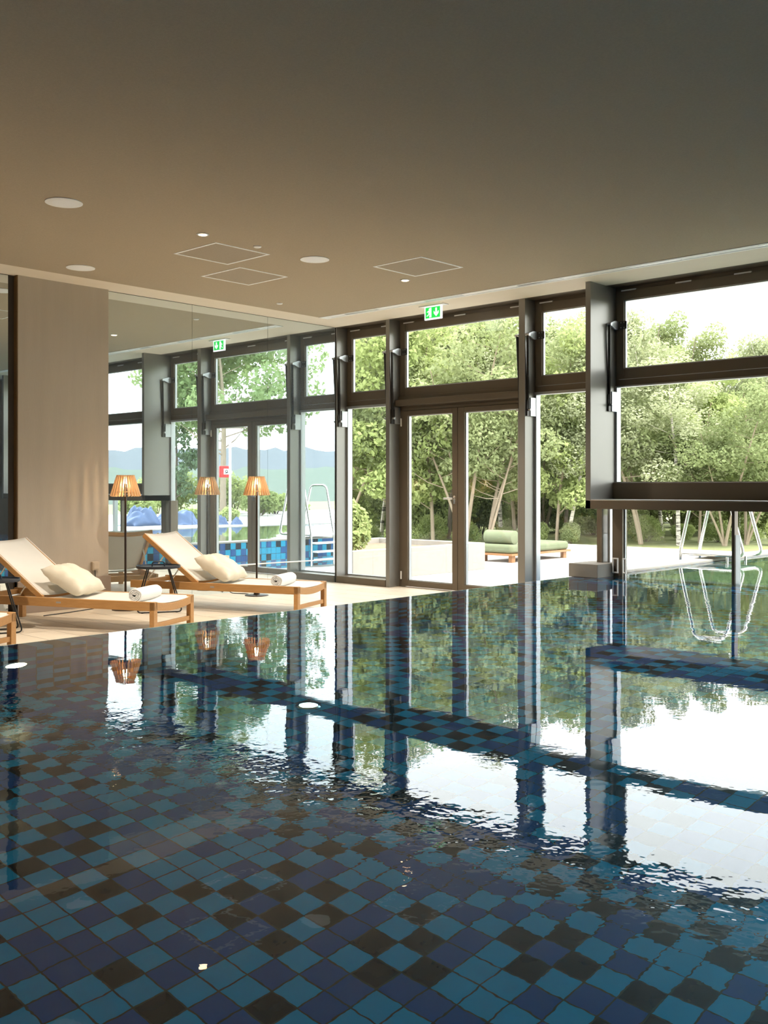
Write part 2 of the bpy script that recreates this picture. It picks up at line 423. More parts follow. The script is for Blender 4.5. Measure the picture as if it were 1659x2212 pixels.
# ------------------------------------------------------------------ window wall
def fin(n, ya, yb, xa=XF, z0=0.0):
    struct(MB().box(xa, ya, z0, XB, yb, H).build('trim_%d' % n, M['fin'], bevel=.003))
fin(10, MY-.02, MY+.0); fin(11, 8.55, 8.615); fin(12, 6.49, 6.575); fin(13, 5.46, 5.52, 8.96, 1.042); fin(14, .78, .84, 8.96, 1.042)
GX = 9.45
def ring(bm, xa, xb, y0, y1, z0, z1, wl, wr, wb, wt):
    """rectangular frame in the window plane"""
    bm.box(xa, y0, z0, xb, y0+wl, z1); bm.box(xa, y1-wr, z0, xb, y1, z1)
    bm.box(xa, y0+wl, z0, xb, y1-wr, z0+wb); bm.box(xa, y0+wl, z1-wt, xb, y1-wr, z1)
def opener(parent, y, s, xk=0):
    """chain-and-rod window opener: wedge bracket on the sash, rod, end block on the post. s=+1: the post lies towards +y"""
    yo = y + s*.035
    br = MB()
    poly = [(0,-.045), (.055,-.045), (.16,-.006), (.16,.012), (.055,.045), (0,.045)]
    br.prism(poly, lambda u, v, w: (GX-.005-u, y-.012+w, 2.972+v), .024)
    ob = br.build('opener_bracket', M['greymetal'], parent, bevel=.003)
    pl = MB().box(GX-.008, y-s*.11, 2.93, GX-.002, y+.012, 3.012).build('hinge_plate', M['strutmetal'], ob)
    sb = MB()
    for dz in (2.945, 2.998):
        for dy in (.045, .08):
            sb.add(*disc_x(GX-.010, y-s*dy, dz, .006))
    sb.build('screw', M['greymetal'], ob)
    rod = MB(); rod.tube([(9.285+xk, y, 2.965), (9.315+xk, y+s*.02, 2.13)], .016, 12)
    ro = rod.build('opener_rod', M['strutmetal'], parent, smooth=True)
    kn = MB(); kn.tube([(9.285+xk, y-.025, 2.968), (9.285+xk, y+.025, 2.968)], .017, 12); kn.tube([(9.315+xk, y-.02, 2.13), (9.315+xk, y+.03, 2.13)], .014, 12)
    kn.build('joint', M['greymetal'], ro, smooth=True)
    MB().box(9.29+xk, y+s*.012, 2.06, 9.345+xk, y+s*.03, 2.24).build('opener_base', M['strutmetal'], parent)
    MB().box(9.345+xk, y+s*.004, 2.06, GX, y+s*.033, 2.27).build('opener_cover', M['greymetal'], parent, bevel=.002)
def disc_x(x, y, z, r, n=10):
    vs = [(x, y+r*math.cos(2*PI*k/n), z+r*math.sin(2*PI*k/n)) for k in range(n)] + [(x+.004, y+r*math.cos(2*PI*k/n), z+r*math.sin(2*PI*k/n)) for k in range(n)]
    return vs, [tuple(range(n)), tuple(range(2*n-1, n-1, -1))] + [(k, (k+1) % n, n+(k+1) % n, n+k) for k in range(n)]
def upper(n, y0, y1, sill_z=2.33, nv=2, left=True, right_=True):
    w = struct(empty('window_%d' % n, (0,0,0)))
    fr = MB(); ring(fr, GX+.015, XB+.03, y0, y1, sill_z, H, .035, .035, .07, .05); fr.build('window_frame', M['bronze'], w, bevel=.002)
    sa = MB(); ring(sa, GX, XB+.02, y0+.018, y1-.018, 2.405, 3.335, .085, .085, .11, .10); sa.build('sash', M['bronze'], w, bevel=.003)
    gb = MB(); ring(gb, GX+.02, XB+.0, y0+.103, y1-.103, 2.515, 3.236, .012, .012, .010, .010); gb.build('glazing_bead', M['greymetal'], w)
    MB().box(GX+.035, y0+.10, 2.51, GX+.045, y1-.10, 3.24).build('pane', M['glass'], w)
    for k in range(nv):
        yc = y0 + .16 + (y1-y0-.32)*(k/(nv-1) if nv > 1 else .5)
        MB().box(GX-.004, yc-.085, 3.328, GX+.02, yc+.085, 3.342).build('vent', M['white'], w)
    if right_: opener(w, y0+.03, -1)
    if left: opener(w, y1-.03, 1)
    return w
w1 = upper(1, 8.615, 9.50, nv=2)
w2 = upper(2, 6.575, 8.55, nv=3, sill_z=2.26)
w3 = upper(3, 5.52, 6.49, nv=2)
w4 = upper(4, .84, 5.46, nv=8)
def lower(n, y0, y1):
    w = struct(empty('window_%d' % n))
    fr = MB(); ring(fr, GX, XB+.03, y0, y1, .085, 2.335, .03, .03, .02, .03); fr.build('window_frame', M['greymetal'], w)
    MB().box(XF-.01, y0, 0, XB, y1, .088).build('sill_rail', M['bronze'], w, bevel=.004)
    MB().box(GX+.03, y0+.028, .10, GX+.042, y1-.028, 2.31).build('pane', M['glass'], w); return w
lower(5, 8.615, 9.50); lower(6, 5.52, 6.49)
# picture window of the hanging box
w = struct(empty('window_7'))
fr = MB(); ring(fr, GX, XB+.03, .84, 5.46, 1.30, 2.335, .022, .022, .02, .015); fr.build('window_frame', M['greymetal'], w)
MB().box(9.40, .84, 1.137, XB, 5.46, 1.312).build('bottom_rail', M['bronze'], w, bevel=.003)
MB().box(8.96, .78, 1.042, XB, 5.52, 1.130).build('box_base', M['bronze'], w, bevel=.003)
MB().box(8.964, .84, 1.130, 9.40, 5.46, 1.139).build('box_lining', M['greymetal'], w)
MB().box(GX+.03, .855, 1.315, GX+.042, 5.445, 2.325).build('pane', M['glass'], w)

# terrace door, two leaves
d = struct(empty('door_1'))
fr = MB(); fr.box(GX, 8.50, 0, XB+.03, 8.55, 2.26); fr.box(GX, 6.575, 0, XB+.03, 6.625, 2.26); fr.box(GX, 6.575, 2.225, XB+.03, 8.55, 2.262); fr.box(GX-.09, 6.575, 2.285, GX+.05, 8.55, 2.36); fr.box(GX-.02, 6.575, 2.36, GX+.05, 8.55, 2.41)
fr.build('door_frame', M['bronze'], d, bevel=.003)
for (a, c) in ((7.592, 8.497), (6.628, 7.586)):
    lf = MB(); ring(lf, GX-.012, XB+.02, a, c, .012, 2.222, .082 if a > 7 else .072, .10, .075, .06)
    lo = lf.build('door_leaf', M['bronze'], d, bevel=.003)
    bd = MB(); ring(bd, GX+.01, XB, a+.08, c-.098, .085, 2.165, .014, .014, .01, .01); bd.build('glazing_bead', M['greymetal'], lo)
    MB().box(GX+.03, a+.07, .08, GX+.042, c-.09, 2.17).build('pane', M['glass'], lo)
    hg = MB()
    for z in (.10, 2.03): hg.tube([(GX-.026, c-.004 if a > 7 else a+.004, z), (GX-.026, c-.004 if a > 7 else a+.004, z+.10)], .010, 10)
    hg.build('hinge', M['white'], lo, smooth=True)
hd = MB(); hd.tube([(GX-.012, 7.632, 1.124), (GX-.065, 7.632, 1.124), (GX-.068, 7.645, 1.124), (GX-.068, 7.76, 1.124)], .010, 10)
hd.box(GX-.022, 7.617, 1.06, GX-.012, 7.647, 1.16)
hd.build('door_handle', M['steel'], d, smooth=True)

# swim-through glazing below the box
d2 = struct(empty('door_2'))
MB().box(9.38, 5.575, .30, 9.52, 5.640, 1.042).build('jamb', M['bronze'], d2, bevel=.003)
MB().box(9.40, 5.345, W-.3, 9.50, 5.465, 1.042).build('post', M['bronze'], d2, bevel=.003)
MB().box(9.44, 5.333, W-.3, 9.46, 5.345, 1.042).build('edge_strip', M['greymetal'], d2)
MB().box(9.41, 4.135, W-.3, 9.49, 4.165, 1.042).build('post', M['bronze'], d2, bevel=.002)
MB().box(9.435, 4.100, W-.3, 9.465, 4.135, .80).build('edge_strip', M['frosted'], d2)
MB().box(9.40, .84, W-.3, 9.50, .90, 1.042).build('post', M['bronze'], d2, bevel=.002)
MB().box(9.445, 4.165, W-.15, 9.455, 5.333, 1.042).build('pane', M['glass'], d2)
MB().box(9.445, .90, W-.15, 9.455, 4.10, 1.042).build('pane', M['glass'], d2)
MB().box(9.30, 5.535, .47, 9.62, 5.547, 1.042).build('pane', M['glass'], d2)
h_ = MB(); ring(h_, 9.36, 9.375, 5.375, 5.445, .36, .52, .014, .014, .014, .014)
h_.build('grip', M['white'], d2, bevel=.003)
h_ = MB(); ring(h_, 9.36, 9.375, 5.28, 5.325, .36, .52, .012, .012, .014, .014)
h_.build('grip', M['white'], d2, bevel=.003)

# the unseen rest of the window wall, closed solid to darken the near ceiling
struct(MB().box(9.4, Y0, -.2, 9.6, .78, H).build('wall_right', M['wallbrown']))

# ------------------------------------------------------------------ ceiling fittings
def speaker(x, y, r, label):
    t = empty('ceiling_speaker', (x, y, H))
    MB().lathe([(r, -.001), (r, -.006), (r-.012, -.008)], 48).build('rim', M['brightwhite'], t, smooth=True)
    MB().lathe([(r-.012, -.004), (r-.012, -.0075), (.01, -.009)], 48).build('grille', simple('white_speaker_mesh', (.95,.96,.96), .8, vary=.05, vscale=300), t, smooth=True)
    tag(t, label, 'ceiling speaker', 'round white ceiling speakers'); return t
speaker(3.809, 6.791, .135, 'largest round white ceiling disc, alone at left of the photo')
speaker(5.056, 8.702, .135, 'round white ceiling disc above the beige pillar panel')
speaker(6.349, 6.797, .135, 'round white ceiling disc between the paired and the single square frame')
def downlight(x, y, label):
    t = empty('downlight', (x, y, H))
    MB().lathe([(.052, 0), (.052, -.004), (.042, -.006)], 32).build('trim_ring', M['greymetal'], t, smooth=True)
    MB().lathe([(.036, -.0062), (.034, -.0075), (.005, -.0082)], 24).build('lamp', M['downlight_glow'], t, smooth=True)
    ld = bpy.data.lights.new('beam', 'SPOT'); ld.energy = DL_POWER; ld.color = (1,.89,.75); ld.spot_size = 2.0; ld.spot_blend = .6; ld.shadow_soft_size = .04
    lo = bpy.data.objects.new('beam', ld); COL.objects.link(lo); lo.parent = t; lo.location = (0,0,-.03)
    tag(t, label, 'downlight', 'lit ceiling downlights'); return t
DL_POWER = 210
downlight(5.082, 6.805, 'lit downlight just left of the paired square ceiling frames')
downlight(2.54, 6.805, 'added fill downlight over the deck, out of view on the left')  # unseen lamp added to lift the brightness of the room
downlight(7.619, 6.811, 'lit downlight just below the single square ceiling frame')
def sensor(x, y, label):
    t = MB().lathe([(.036, 0), (.036, -.006), (.028, -.012), (.004, -.014)], 24).build('ceiling_sensor', M['white'], smooth=True)
    t.location = (x, y, H); tag(t, label, 'sensor', 'small white ceiling sensors')
sensor(5.663, 6.797, 'small white ceiling sensor at the edge of the upper paired frame')
sensor(7.6, 8.727, 'small white ceiling sensor near the corner above the mirror')
def hatch(x0, y0, label):
    s = .615; t = empty('ceiling_hatch', (x0, y0, H))
    b = MB(); b.box(0,0,-.004,s,.022,0); b.box(0,s-.022,-.004,s,s,0); b.box(0,.022,-.004,.022,s-.022,0); b.box(s-.022,.022,-.004,s,s-.022,0)
    b.build('hatch_frame', M['brightwhite'], t)
    MB().box(.022,.022,-.0015,s-.022,s-.022,0).build('hatch_panel', M['hatch'], t)
    tag(t, label, 'ceiling hatch', 'square ceiling access hatches')
hatch(5.32, 6.945, 'square framed ceiling hatch, upper one of the touching pair')
hatch(6.08, 7.56, 'square framed ceiling hatch, lower one of the touching pair')
hatch(6.935, 6.0, 'square framed ceiling hatch standing alone to the right')
# slot diffuser along the window side
t = empty('slot_diffuser', (0,0,H))
sl = MB(); sl.box(8.575, -3.0, -.006, 8.600, 9.10, 0); sl.box(8.685, -3.0, -.006, 8.715, 9.10, 0); sl.box(8.6, 9.0, -.006, 8.685, 9.10, 0)
sl.build('slot_frame', M['brightwhite'], t)
MB().box(8.600, -3.0, -.0025, 8.685, 9.0, 0).build('slot_channel', M['brightwhite'], t)
for k in range(9):
    y = 8.7 - k*1.28
    MB().box(8.618, y-.55, -.004, 8.664, y, -.002).build('slot_vane', M['greymetal'], t)
tag(t, 'long white air slot in the ceiling parallel to the window wall', 'air vent')

# exit sign
t = empty('exit_sign', (8.9, 7.514, H))
MB().box(-.045, -.19, -.010, .045, .19, 0).build('ceiling_plate', M['white'], t, bevel=.002)
MB().box(-.012, -.128, -.165, .012, .128, -.010).build('sign_body', M['signwhite'], t, bevel=.002)
MB().box(-.0135, -.110, -.148, -.012, .110, -.022).build('sign_face', M['green'], t)
pf = lambda u, v, w: (-.0136-w, -u, -.085+v)          # u to the viewer's right
def scale_poly(p, s, du, dv): return [(x*s+du, y*s+dv) for x, y in p]
ar = [(-.012,.05), (.012,.05), (.012,-.008), (.036,.016), (.036,-.014), (0,-.05), (-.036,-.014), (-.036,.016), (-.012,-.008)]
MB().prism(scale_poly(ar, 1, .052, 0), pf, .0015).build('arrow', M['signwhite'], t)
door = MB(); dr = [(-.092,-.055), (-.046,-.055), (-.046,.055), (-.092,.055)]
door.prism([(-.046,-.055), (-.020,-.055), (-.020,.055), (-.046,.055)], pf, .001)
door.build('doorway_pictogram', M['signwhite'], t)
man = MB()
hc = [(-.050+.010*math.cos(2*PI*k/12), .040+.010*math.sin(2*PI*k/12)) for k in range(12)]
man.prism(hc, pf, .0016)
for p in ([(-.066,.026), (-.052,.028), (-.046,-.006), (-.064,-.008)],             # trunk
          [(-.064,.026), (-.060,.018), (-.082,.004), (-.088,.012)],               # rear arm
          [(-.054,.026), (-.050,.018), (-.034,.006), (-.030,.012), (-.044,.024)], # front arm
          [(-.064,-.008), (-.054,-.008), (-.066,-.034), (-.092,-.040), (-.092,-.030), (-.072,-.026)],
          [(-.056,-.006), (-.046,-.006), (-.036,-.028), (-.042,-.055), (-.052,-.055), (-.048,-.030)]):
    man.prism(p, pf, .0016)
man.build('running_figure', M['signwhite'], t)
tag(t, 'green emergency exit sign with running figure and down arrow under ceiling', 'exit sign')

# ------------------------------------------------------------------ loungers
def make_lounger():
    root = empty('sun_lounger')
    Wd, zt, Lh, zh, hv = .67, .282, 1.84, .758, 1.20
    hw = Wd/2
    # local: x = across, y = towards the head, z up; foot end at y=0
    for s in (-1, 1):
        MB().box(s*hw, .0, zt-.078, s*(hw-.030), 1.98, zt).build('side_rail', M['teak'], root, bevel=.004)
    for s in (-1, 1):
        for y in (.0, 1.86):
            MB().box(s*hw, y, 0, s*(hw-.058), y+.045, zt-.078 if y else zt-.002).build('leg', M['teak'], root, bevel=.004)
    # foot board: dips in the middle like the sling
    fb = MB(); n = 16; vs = []; fs = []
    for i in range(n+1):
        x = -hw+.03 + (Wd-.06)*i/n; dip = .034*(1-(2*i/n-1)**2)
        for (y, z) in ((0, zt-dip), (.032, zt-dip), (.032, zt-.070-dip*.9), (0, zt-.070-dip*.9)): vs.append((x, y, z))
    for i in range(n):
        for k in range(4): fs.append((i*4+k, i*4+(k+1) % 4, (i+1)*4+(k+1) % 4, (i+1)*4+k))
    fs += [(3,2,1,0), tuple(n*4+k for k in range(4))]
    fb.add(vs, fs).build('foot_board', M['teak'], root, bevel=.003)
    MB().box(-hw+.058, .01, .055, hw-.058, .035, .095).build('stretcher', M['teak'], root, bevel=.003)
    MB().box(-hw+.03, 1.93, zt-.075, hw-.03, 1.96, zt-.01).build('head_board', M['teak'], root, bevel=.003)
    for y in (.62, 1.16): MB().box(-hw+.03, y, zt-.075, hw-.03, y+.03, zt-.045).build('cross_bar', M['teak'], root, bevel=.003)
    # sling seat
    sg = MB(); nx, ny = 12, 24; vs = []; fs = []
    for j in range(ny+1):
        for i in range(nx+1):
            u = 2*i/nx-1; x = u*(hw-.026); y = .004 + (hv-.004)*j/ny
            z = zt - .004 - .030*(1-u*u)*(1 - .35*(2*j/ny-1)**2)
            vs.append((x, y, z))
    for j in range(ny):
        for i in range(nx): fs.append((j*(nx+1)+i, j*(nx+1)+i+1, (j+1)*(nx+1)+i+1, (j+1)*(nx+1)+i))
    sg.add(vs, fs); o = sg.build('sling_seat', M['sling'], root, smooth='all')
    so = o.modifiers.new('thick', 'SOLIDIFY'); so.thickness = .006
    # back rest
    dy, dz = Lh-hv, zh-zt; bl = math.hypot(dy, dz); ey, ez = dy/bl, dz/bl
    br = MB()
    for s in (-1, 1):
        br.bar((s*(hw-.048), hv-.02*ey, zt-.02*ez), (s*(hw-.048), Lh, zh), .030, .048, (0, -ez, ey))
    br.build('backrest_frame', M['teak'], root, bevel=.004)
    tb = MB(); vs = []; fs = []
    for i in range(n+1):
        x = -hw+.034 + (Wd-.068)*i/n; dip = .030*(1-(2*i/n-1)**2)
        for a, c in ((-.012, .022), (.012, .022), (.012, -.022), (-.012, -.022)):
            yy = hv + (bl-.014+a)*ey + (c-dip)*(-ez); zz = zt + (bl-.014+a)*ez + (c-dip)*ey
            vs.append((x, yy, zz))
    for i in range(n):
        for k in range(4): fs.append((i*4+k, i*4+(k+1) % 4, (i+1)*4+(k+1) % 4, (i+1)*4+k))
    fs += [(3,2,1,0), tuple(n*4+k for k in range(4))]
    tb.add(vs, fs).build('backrest_top_rail', M['teak'], root, bevel=.003)
    bs = MB(); vs = []; fs = []; ny = 16
    for j in range(ny+1):
        for i in range(nx+1):
            u = 2*i/nx-1; a = bl*j/ny
            off = .020 - .034*(1-u*u)*(1 - .3*(2*j/ny-1)**2)
            vs.append((u*(hw-.040), hv + a*ey - off*ez, zt + a*ez + off*ey))
    for j in range(ny):
        for i in range(nx): fs.append((j*(nx+1)+i, j*(nx+1)+i+1, (j+1)*(nx+1)+i+1, (j+1)*(nx+1)+i))
    bs.add(vs, fs); o = bs.build('sling_backrest', M['sling'], root, smooth='all')
    so = o.modifiers.new('thick', 'SOLIDIFY'); so.thickness = .006
    # prop under the back rest
    pr = MB()
    a = bl*.62
    for s in (-1, 1): pr.tube([(s*(hw-.09), hv+a*ey+.02, zt+a*ez-.03), (s*(hw-.09), hv+dy+.02, zt-.055)], .008, 8)
    pr.tube([(-(hw-.09), hv+dy+.02, zt-.055), (hw-.09, hv+dy+.02, zt-.055)], .008, 8)
    pr.build('backrest_prop', M['steel'], root, smooth=True)
    MB().box(-hw-.0008, .95, zt-.045, -hw+.001, 1.0, zt-.030).build('maker_plate', M['greymetal'], root)
    return root
lo1 = make_lounger()
A1, A2, A0 = .413, .367, .43
P1, P2, P0 = (5.223, 7.404, 0), (6.95, 7.472, 0), (3.50, 7.375, 0)
lo1.location = P1; lo1.rotation_euler.z = A1
tag(lo1, 'teak sun lounger with cream sling in front of the beige pillar panel', 'sun lounger', 'sun loungers along the mirror wall')
lo2 = dup(lo1, P2, A2, 'teak sun lounger with cream sling in front of the mirror, nearest the window wall')
lo0 = dup(lo1, P0, A0, 'teak sun lounger of which only one foot corner shows at the photo edge')

def on_lounger(P, A, lx, ly, lz):
    c, s = math.cos(A), math.sin(A)
    return (P[0]+lx*c-ly*s, P[1]+lx*s+ly*c, lz)

# pillows
def pillow_mesh():
    n = 26; vs = []; fs = []
    a, bb, th = .235, .225, .085
    rnd = random.Random(3)
    for side in (1, -1):
        for j in range(n+1):
            for i in range(n+1):
                u, v = 2*i/n-1, 2*j/n-1
                k = max(0, (1-u**4)*(1-v**4))**.55
                pin = 1 - .10*(1-abs(u)**2)*abs(v)**3 ; pin2 = 1 - .10*(1-abs(v)**2)*abs(u)**3
                wr = .010*math.sin(6*u+3*v)*math.sin(5*v-2*u) + .006*math.sin(14*u*v+4*u) + .005*math.sin(17*(u+.6*v))*abs(u)
                z = side*(th*k) + wr*(.3+k*.7)
                vs.append((u*a*pin2, v*bb*pin, z))
    m = (n+1)**2
    for j in range(n):
        for i in range(n):
            q = (j*(n+1)+i, j*(n+1)+i+1, (j+1)*(n+1)+i+1, (j+1)*(n+1)+i)
            fs.append(q); fs.append(tuple(x+m for x in reversed(q)))
    return vs, fs
vs, fs = pillow_mesh()
def weld(o):
    bm = bmesh.new(); bm.from_mesh(o.data); bmesh.ops.remove_doubles(bm, verts=bm.verts, dist=.0015); bmesh.ops.recalc_face_normals(bm, faces=bm.faces); bm.to_mesh(o.data); bm.free()
pil = MB().add(vs, fs).build('pillow', M['cream_fabric'], smooth='all'); weld(pil)
def place(o, P, A, lx, ly, lz, tilt, yaw=0):
    o.location = on_lounger(P, A, lx, ly, lz); o.rotation_euler = (tilt, 0, A+yaw)
place(pil, P1, A1, .04, 1.09, .415, .50, .10)
tag(pil, 'cream pillow on the lounger in front of the beige pillar panel', 'pillow', 'pillows on the loungers')
p2 = pil.copy(); COL.objects.link(p2); place(p2, P2, A2, .04, 1.09, .415, .50, .04)
p2['label'] = 'cream pillow on the lounger in front of the mirror'

# rolled towels
def towel():
    n = 150; turns = 3.6; vs = []; fs = []; r0, r1 = .012, .066
    th = .0105
    pts = []
    for i in range(n+1):
        t = i/n; a = t*turns*2*PI + .6; r = r0 + (r1-r0)*t
        if i == n: pass
        pts.append((r, a))
    nl = 8; Lg = .42
    for k in range(nl+1):
        x = -Lg/2 + Lg*k/nl
        e = 1 - .05*(abs(2*k/nl-1)**6)
        for (r, a) in pts:
            for rr in (r-th/2, r+th/2):
                wob = 1 + .02*math.sin(3*a + 5*x)
                vs.append((x + .004*math.sin(5*a)*(1 if k in (0, nl) else 0), rr*e*wob*math.cos(a)*1.03, .062 + rr*e*wob*math.sin(a)*.93))
    row = 2*(n+1)
    for k in range(nl):
        for i in range(n):
            a0 = k*row+2*i
            fs.append((a0+1, a0+3, a0+row+3, a0+row+1)); fs.append((a0, a0+row, a0+row+2, a0+2))
        fs.append((k*row+2*n, k*row+2*n+1, (k+1)*row+2*n+1, (k+1)*row+2*n))
    for k in (0, nl):
        for i in range(n): a0 = k*row+2*i; fs.append((a0, a0+1, a0+3, a0+2))
    return vs, fs
vs, fs = towel()
tw = MB().add(vs, fs).build('rolled_towel', M['towel'], smooth=True)
tw.location = on_lounger(P1, A1, .045, .33, .250); tw.rotation_euler = (0, 0, A1+.12)
tag(tw, 'rolled white towel on the lounger in front of the beige pillar panel', 'towel', 'rolled towels on the loungers')
t2 = tw.copy(); COL.objects.link(t2); t2.location = on_lounger(P2, A2, .05, .36, .250); t2.rotation_euler = (0, 0, A2+.12)
t2['label'] = 'rolled white towel on the lounger nearest the window wall'

# ------------------------------------------------------------------ side tables
def arc(c, r, a0, a1, n, f):
    return [f(c[0]+r*math.cos(a0+(a1-a0)*k/n), c[1]+r*math.sin(a0+(a1-a0)*k/n)) for k in range(n+1)]
def rounded(pts, r=.03, n=5):
    """polyline with rounded corners"""
    out = [Vector(pts[0])]
    for i in range(1, len(pts)-1):
        p, a, c = Vector(pts[i]), Vector(pts[i-1]), Vector(pts[i+1])
        d0, d1 = (a-p), (c-p); l = min(r, d0.length*.45, d1.length*.45)
        s, e = p+d0.normalized()*l, p+d1.normalized()*l
        for k in range(n+1):
            t = k/n; out.append(s*(1-t)**2 + p*2*t*(1-t) + e*t*t)
    out.append(Vector(pts[-1])); return out
def make_table():
    root = empty('side_table')
    zt = .46; R = .222
    MB().lathe([(R-.004, zt-.016), (R, zt-.010), (R, zt+.010), (R-.006, zt+.010), (R-.008, zt-.004), (.005, zt-.004)], 48).build('tray_top', M['tablemetal'], root, smooth=True)
    hp = rounded([(-.062, 0, zt-.002), (-.058, 0, zt+.045), (.058, 0, zt+.045), (.062, 0, zt-.002)], .022)
    MB().tube(hp, .0075, 10).build('handle', M['tablemetal'], root, smooth=True)
    for s in (-1, 1):
        leg = rounded([(-.10, s*.07, zt-.012), (-.225, s*.13, .008), (.225, s*.13, .008), (.10, s*.07, zt-.012)], .045)
        MB().tube(leg, .0065, 10).build('leg', M['black'], root, smooth=True)
        for x in (-.17, .17): MB().lathe([(.011, -.008), (.011, .004)], 10, (x, s*.13, .008)).build('foot', M['black'], root)
    return root
tb = make_table(); tb.location = (5.89, 8.63, 0); tb.rotation_euler.z = -.50
tag(tb, 'round dark side table between the pillar-side lounger and the mirror-side lounger', 'side table', 'round side tables between the loungers')
dup(tb, (4.06, 8.43, 0), -.35, 'round dark side table cut by the photo edge')

# ------------------------------------------------------------------ floor lamps
def make_lamp():
    root = empty('floor_lamp')
    MB().lathe([(.138, 0), (.138, .006), (.130, .010), (.035, .013), (.033, .036), (.012, .040)], 40).build('base', M['lampmetal'], root, smooth=True)
    MB().tube([(0,0,.03), (0,0,1.30)], .0115, 14).build('pole', M['lampmetal'], root, smooth=True)
    sh = MB(); n = 26
    for k in range(n):
        a = 2*PI*k/n; ca, sa = math.cos(a), math.sin(a)
        sh.bar((ca*.146, sa*.146, 1.170), (ca*.078, sa*.078, 1.385), .0105, .026, (ca, sa, .3))
    o = sh.build('lamp_shade', M['slat'], root)
    rg = MB()
    rg.tube([(.074*math.cos(2*PI*k/32), .074*math.sin(2*PI*k/32), 1.376) for k in range(32)], .006, 8, closed=True)
    rg.tube([(.122*math.cos(2*PI*k/32), .122*math.sin(2*PI*k/32), 1.215) for k in range(32)], .004, 8, closed=True)
    for k in range(3):
        a = 2*PI*k/3; rg.tube([(0,0,1.30), (.072*math.cos(a), .072*math.sin(a), 1.376)], .003, 6)
    rg.build('shade_ring', M['slat'], o)
    MB().lathe([(.006, 1.300), (.016, 1.308), (.020, 1.328), (.015, 1.345), (.007, 1.352)], 20).build('bulb', M['warmbulb'], root, smooth=True)
    ld = bpy.data.lights.new('bulb_light', 'POINT'); ld.energy = 5; ld.color = (1,.74,.46); ld.shadow_soft_size = .03
    lo = bpy.data.objects.new('bulb_light', ld); COL.objects.link(lo); lo.parent = root; lo.location = (0, 0, 1.285)
    return root
lp = make_lamp(); lp.location = (5.742, 9.0, 0)
tag(lp, 'floor lamp with slatted wooden shade beside the beige pillar panel', 'floor lamp', 'slatted wooden floor lamps')
dup(lp, (7.53, 9.05, 0), .1, 'floor lamp with slatted wooden shade in front of the mirror near the windows')

# sockets with cables
def socket(x, z, y, path, label, cm):
    t = empty('wall_socket', (x, y, z))
    MB().box(-.040, -.042, -.045, .040, -.001, .045).build('socket_box', M['beigeplastic'] if cm else M['cream_fabric'], t, bevel=.006)
    MB().box(-.028, -.046, -.032, .028, -.042, .032).build('socket_lid', M['beigeplastic'] if cm else M['cream_fabric'], t, bevel=.003)
    MB().tube(rounded(path, .08, 6), .0045, 8).build('cable', M['black'], t, smooth=True)
    tag(t, label, 'socket')
socket(5.656, .433, MY-.056, [(0,-.02,-.045), (.004,-.026,-.25), (.0,-.05,-.34), (-.06,-.16,-.428), (-.45,-.28,-.428), (-.75,-.33,-.428)], 'beige socket box low on the pillar panel with dangling black cable', True)
socket(7.427, .405, MY-.002, [(.0,-.02,-.045), (.004,-.03,-.30), (.03,-.06,-.40), (.12,-.24,-.40), (.10,-.36,-.40)], 'cream socket box on the mirror with black lamp cable', False)
# white cable clipped along the foot of the mirror
tag(MB().tube([(7.47, MY-.012, .322), (8.3, MY-.012, .318), (9.22, MY-.012, .306)], .007, 8).build('mirror_cable', M['white'], smooth=True), 'thin white cable along the foot of the mirror', 'rail')

# ------------------------------------------------------------------ pool fittings
t = empty('pool_light', (2.80, RIM-.2, -.16))
m_ = MB()
def lathe_y(bm, prof, n=32):
    vs = []; fs = []
    for r, y in prof:
        for k in range(n): vs.append((r*math.cos(2*PI*k/n), y, r*math.sin(2*PI*k/n)))
    for i in range(len(prof)-1):
        for k in range(n): fs.append((i*n+k, i*n+(k+1) % n, (i+1)*n+(k+1) % n, (i+1)*n+k))
    fs += [tuple(range(n)), tuple((len(prof)-1)*n+k for k in range(n))]
    return bm.add(vs, fs)
lathe_y(m_, [(.09, 0), (.09, -.012), (.075, -.018)]).build('bezel', M['steel'], t, smooth=True)
lathe_y(MB(), [(.072, -.010), (.06, -.022), (.01, -.026)]).build('lens', M['poolglow'], t, smooth=True)
tag(t, 'glowing round underwater lamp on the pool wall', 'pool light', 'underwater pool fittings')

def fill_pool_lamp(x, label):  # unseen lamps added on the near wall to brighten the pool tiles
    t = empty('pool_light', (x, IY0, -.25), PI)
    lathe_y(MB(), [(.09, 0), (.09, -.012), (.075, -.018)]).build('bezel', M['steel'], t, smooth=True)
    lathe_y(MB(), [(.072, -.010), (.06, -.022), (.01, -.026)]).build('lens', emit('added_pool_lamp', (.85,.95,1), 12), t, smooth=True)
    ld = bpy.data.lights.new('beam', 'SPOT'); ld.energy = 80; ld.color = (1,.97,.88); ld.spot_size = 2.7; ld.spot_blend = .5; ld.shadow_soft_size = .06
    lo = bpy.data.objects.new('beam', ld); COL.objects.link(lo); lo.parent = t; lo.location = (0,-.06,0); lo.rotation_euler = (-PI/2+.30, 0, 0)
    tag(t, label, 'pool light', 'underwater pool fittings')
fill_pool_lamp(0.4, 'added underwater fill lamp, unseen on the near pool wall, first from the deck end')
fill_pool_lamp(3.4, 'added underwater fill lamp, unseen on the near pool wall, middle one')
fill_pool_lamp(6.4, 'added underwater fill lamp, unseen on the near pool wall, nearest the windows')
t = empty('pool_light', (3.83, 4.15, FLOORZ))
MB().lathe([(.075, 0), (.075, .010), (.062, .016)], 32).build('bezel', M['steel'], t, smooth=True)
MB().lathe([(.060, .012), (.05, .018), (.008, .020)], 32).build('lens', emit('pale_floor_lamp', (.85,1,.75), 7), t, smooth=True)
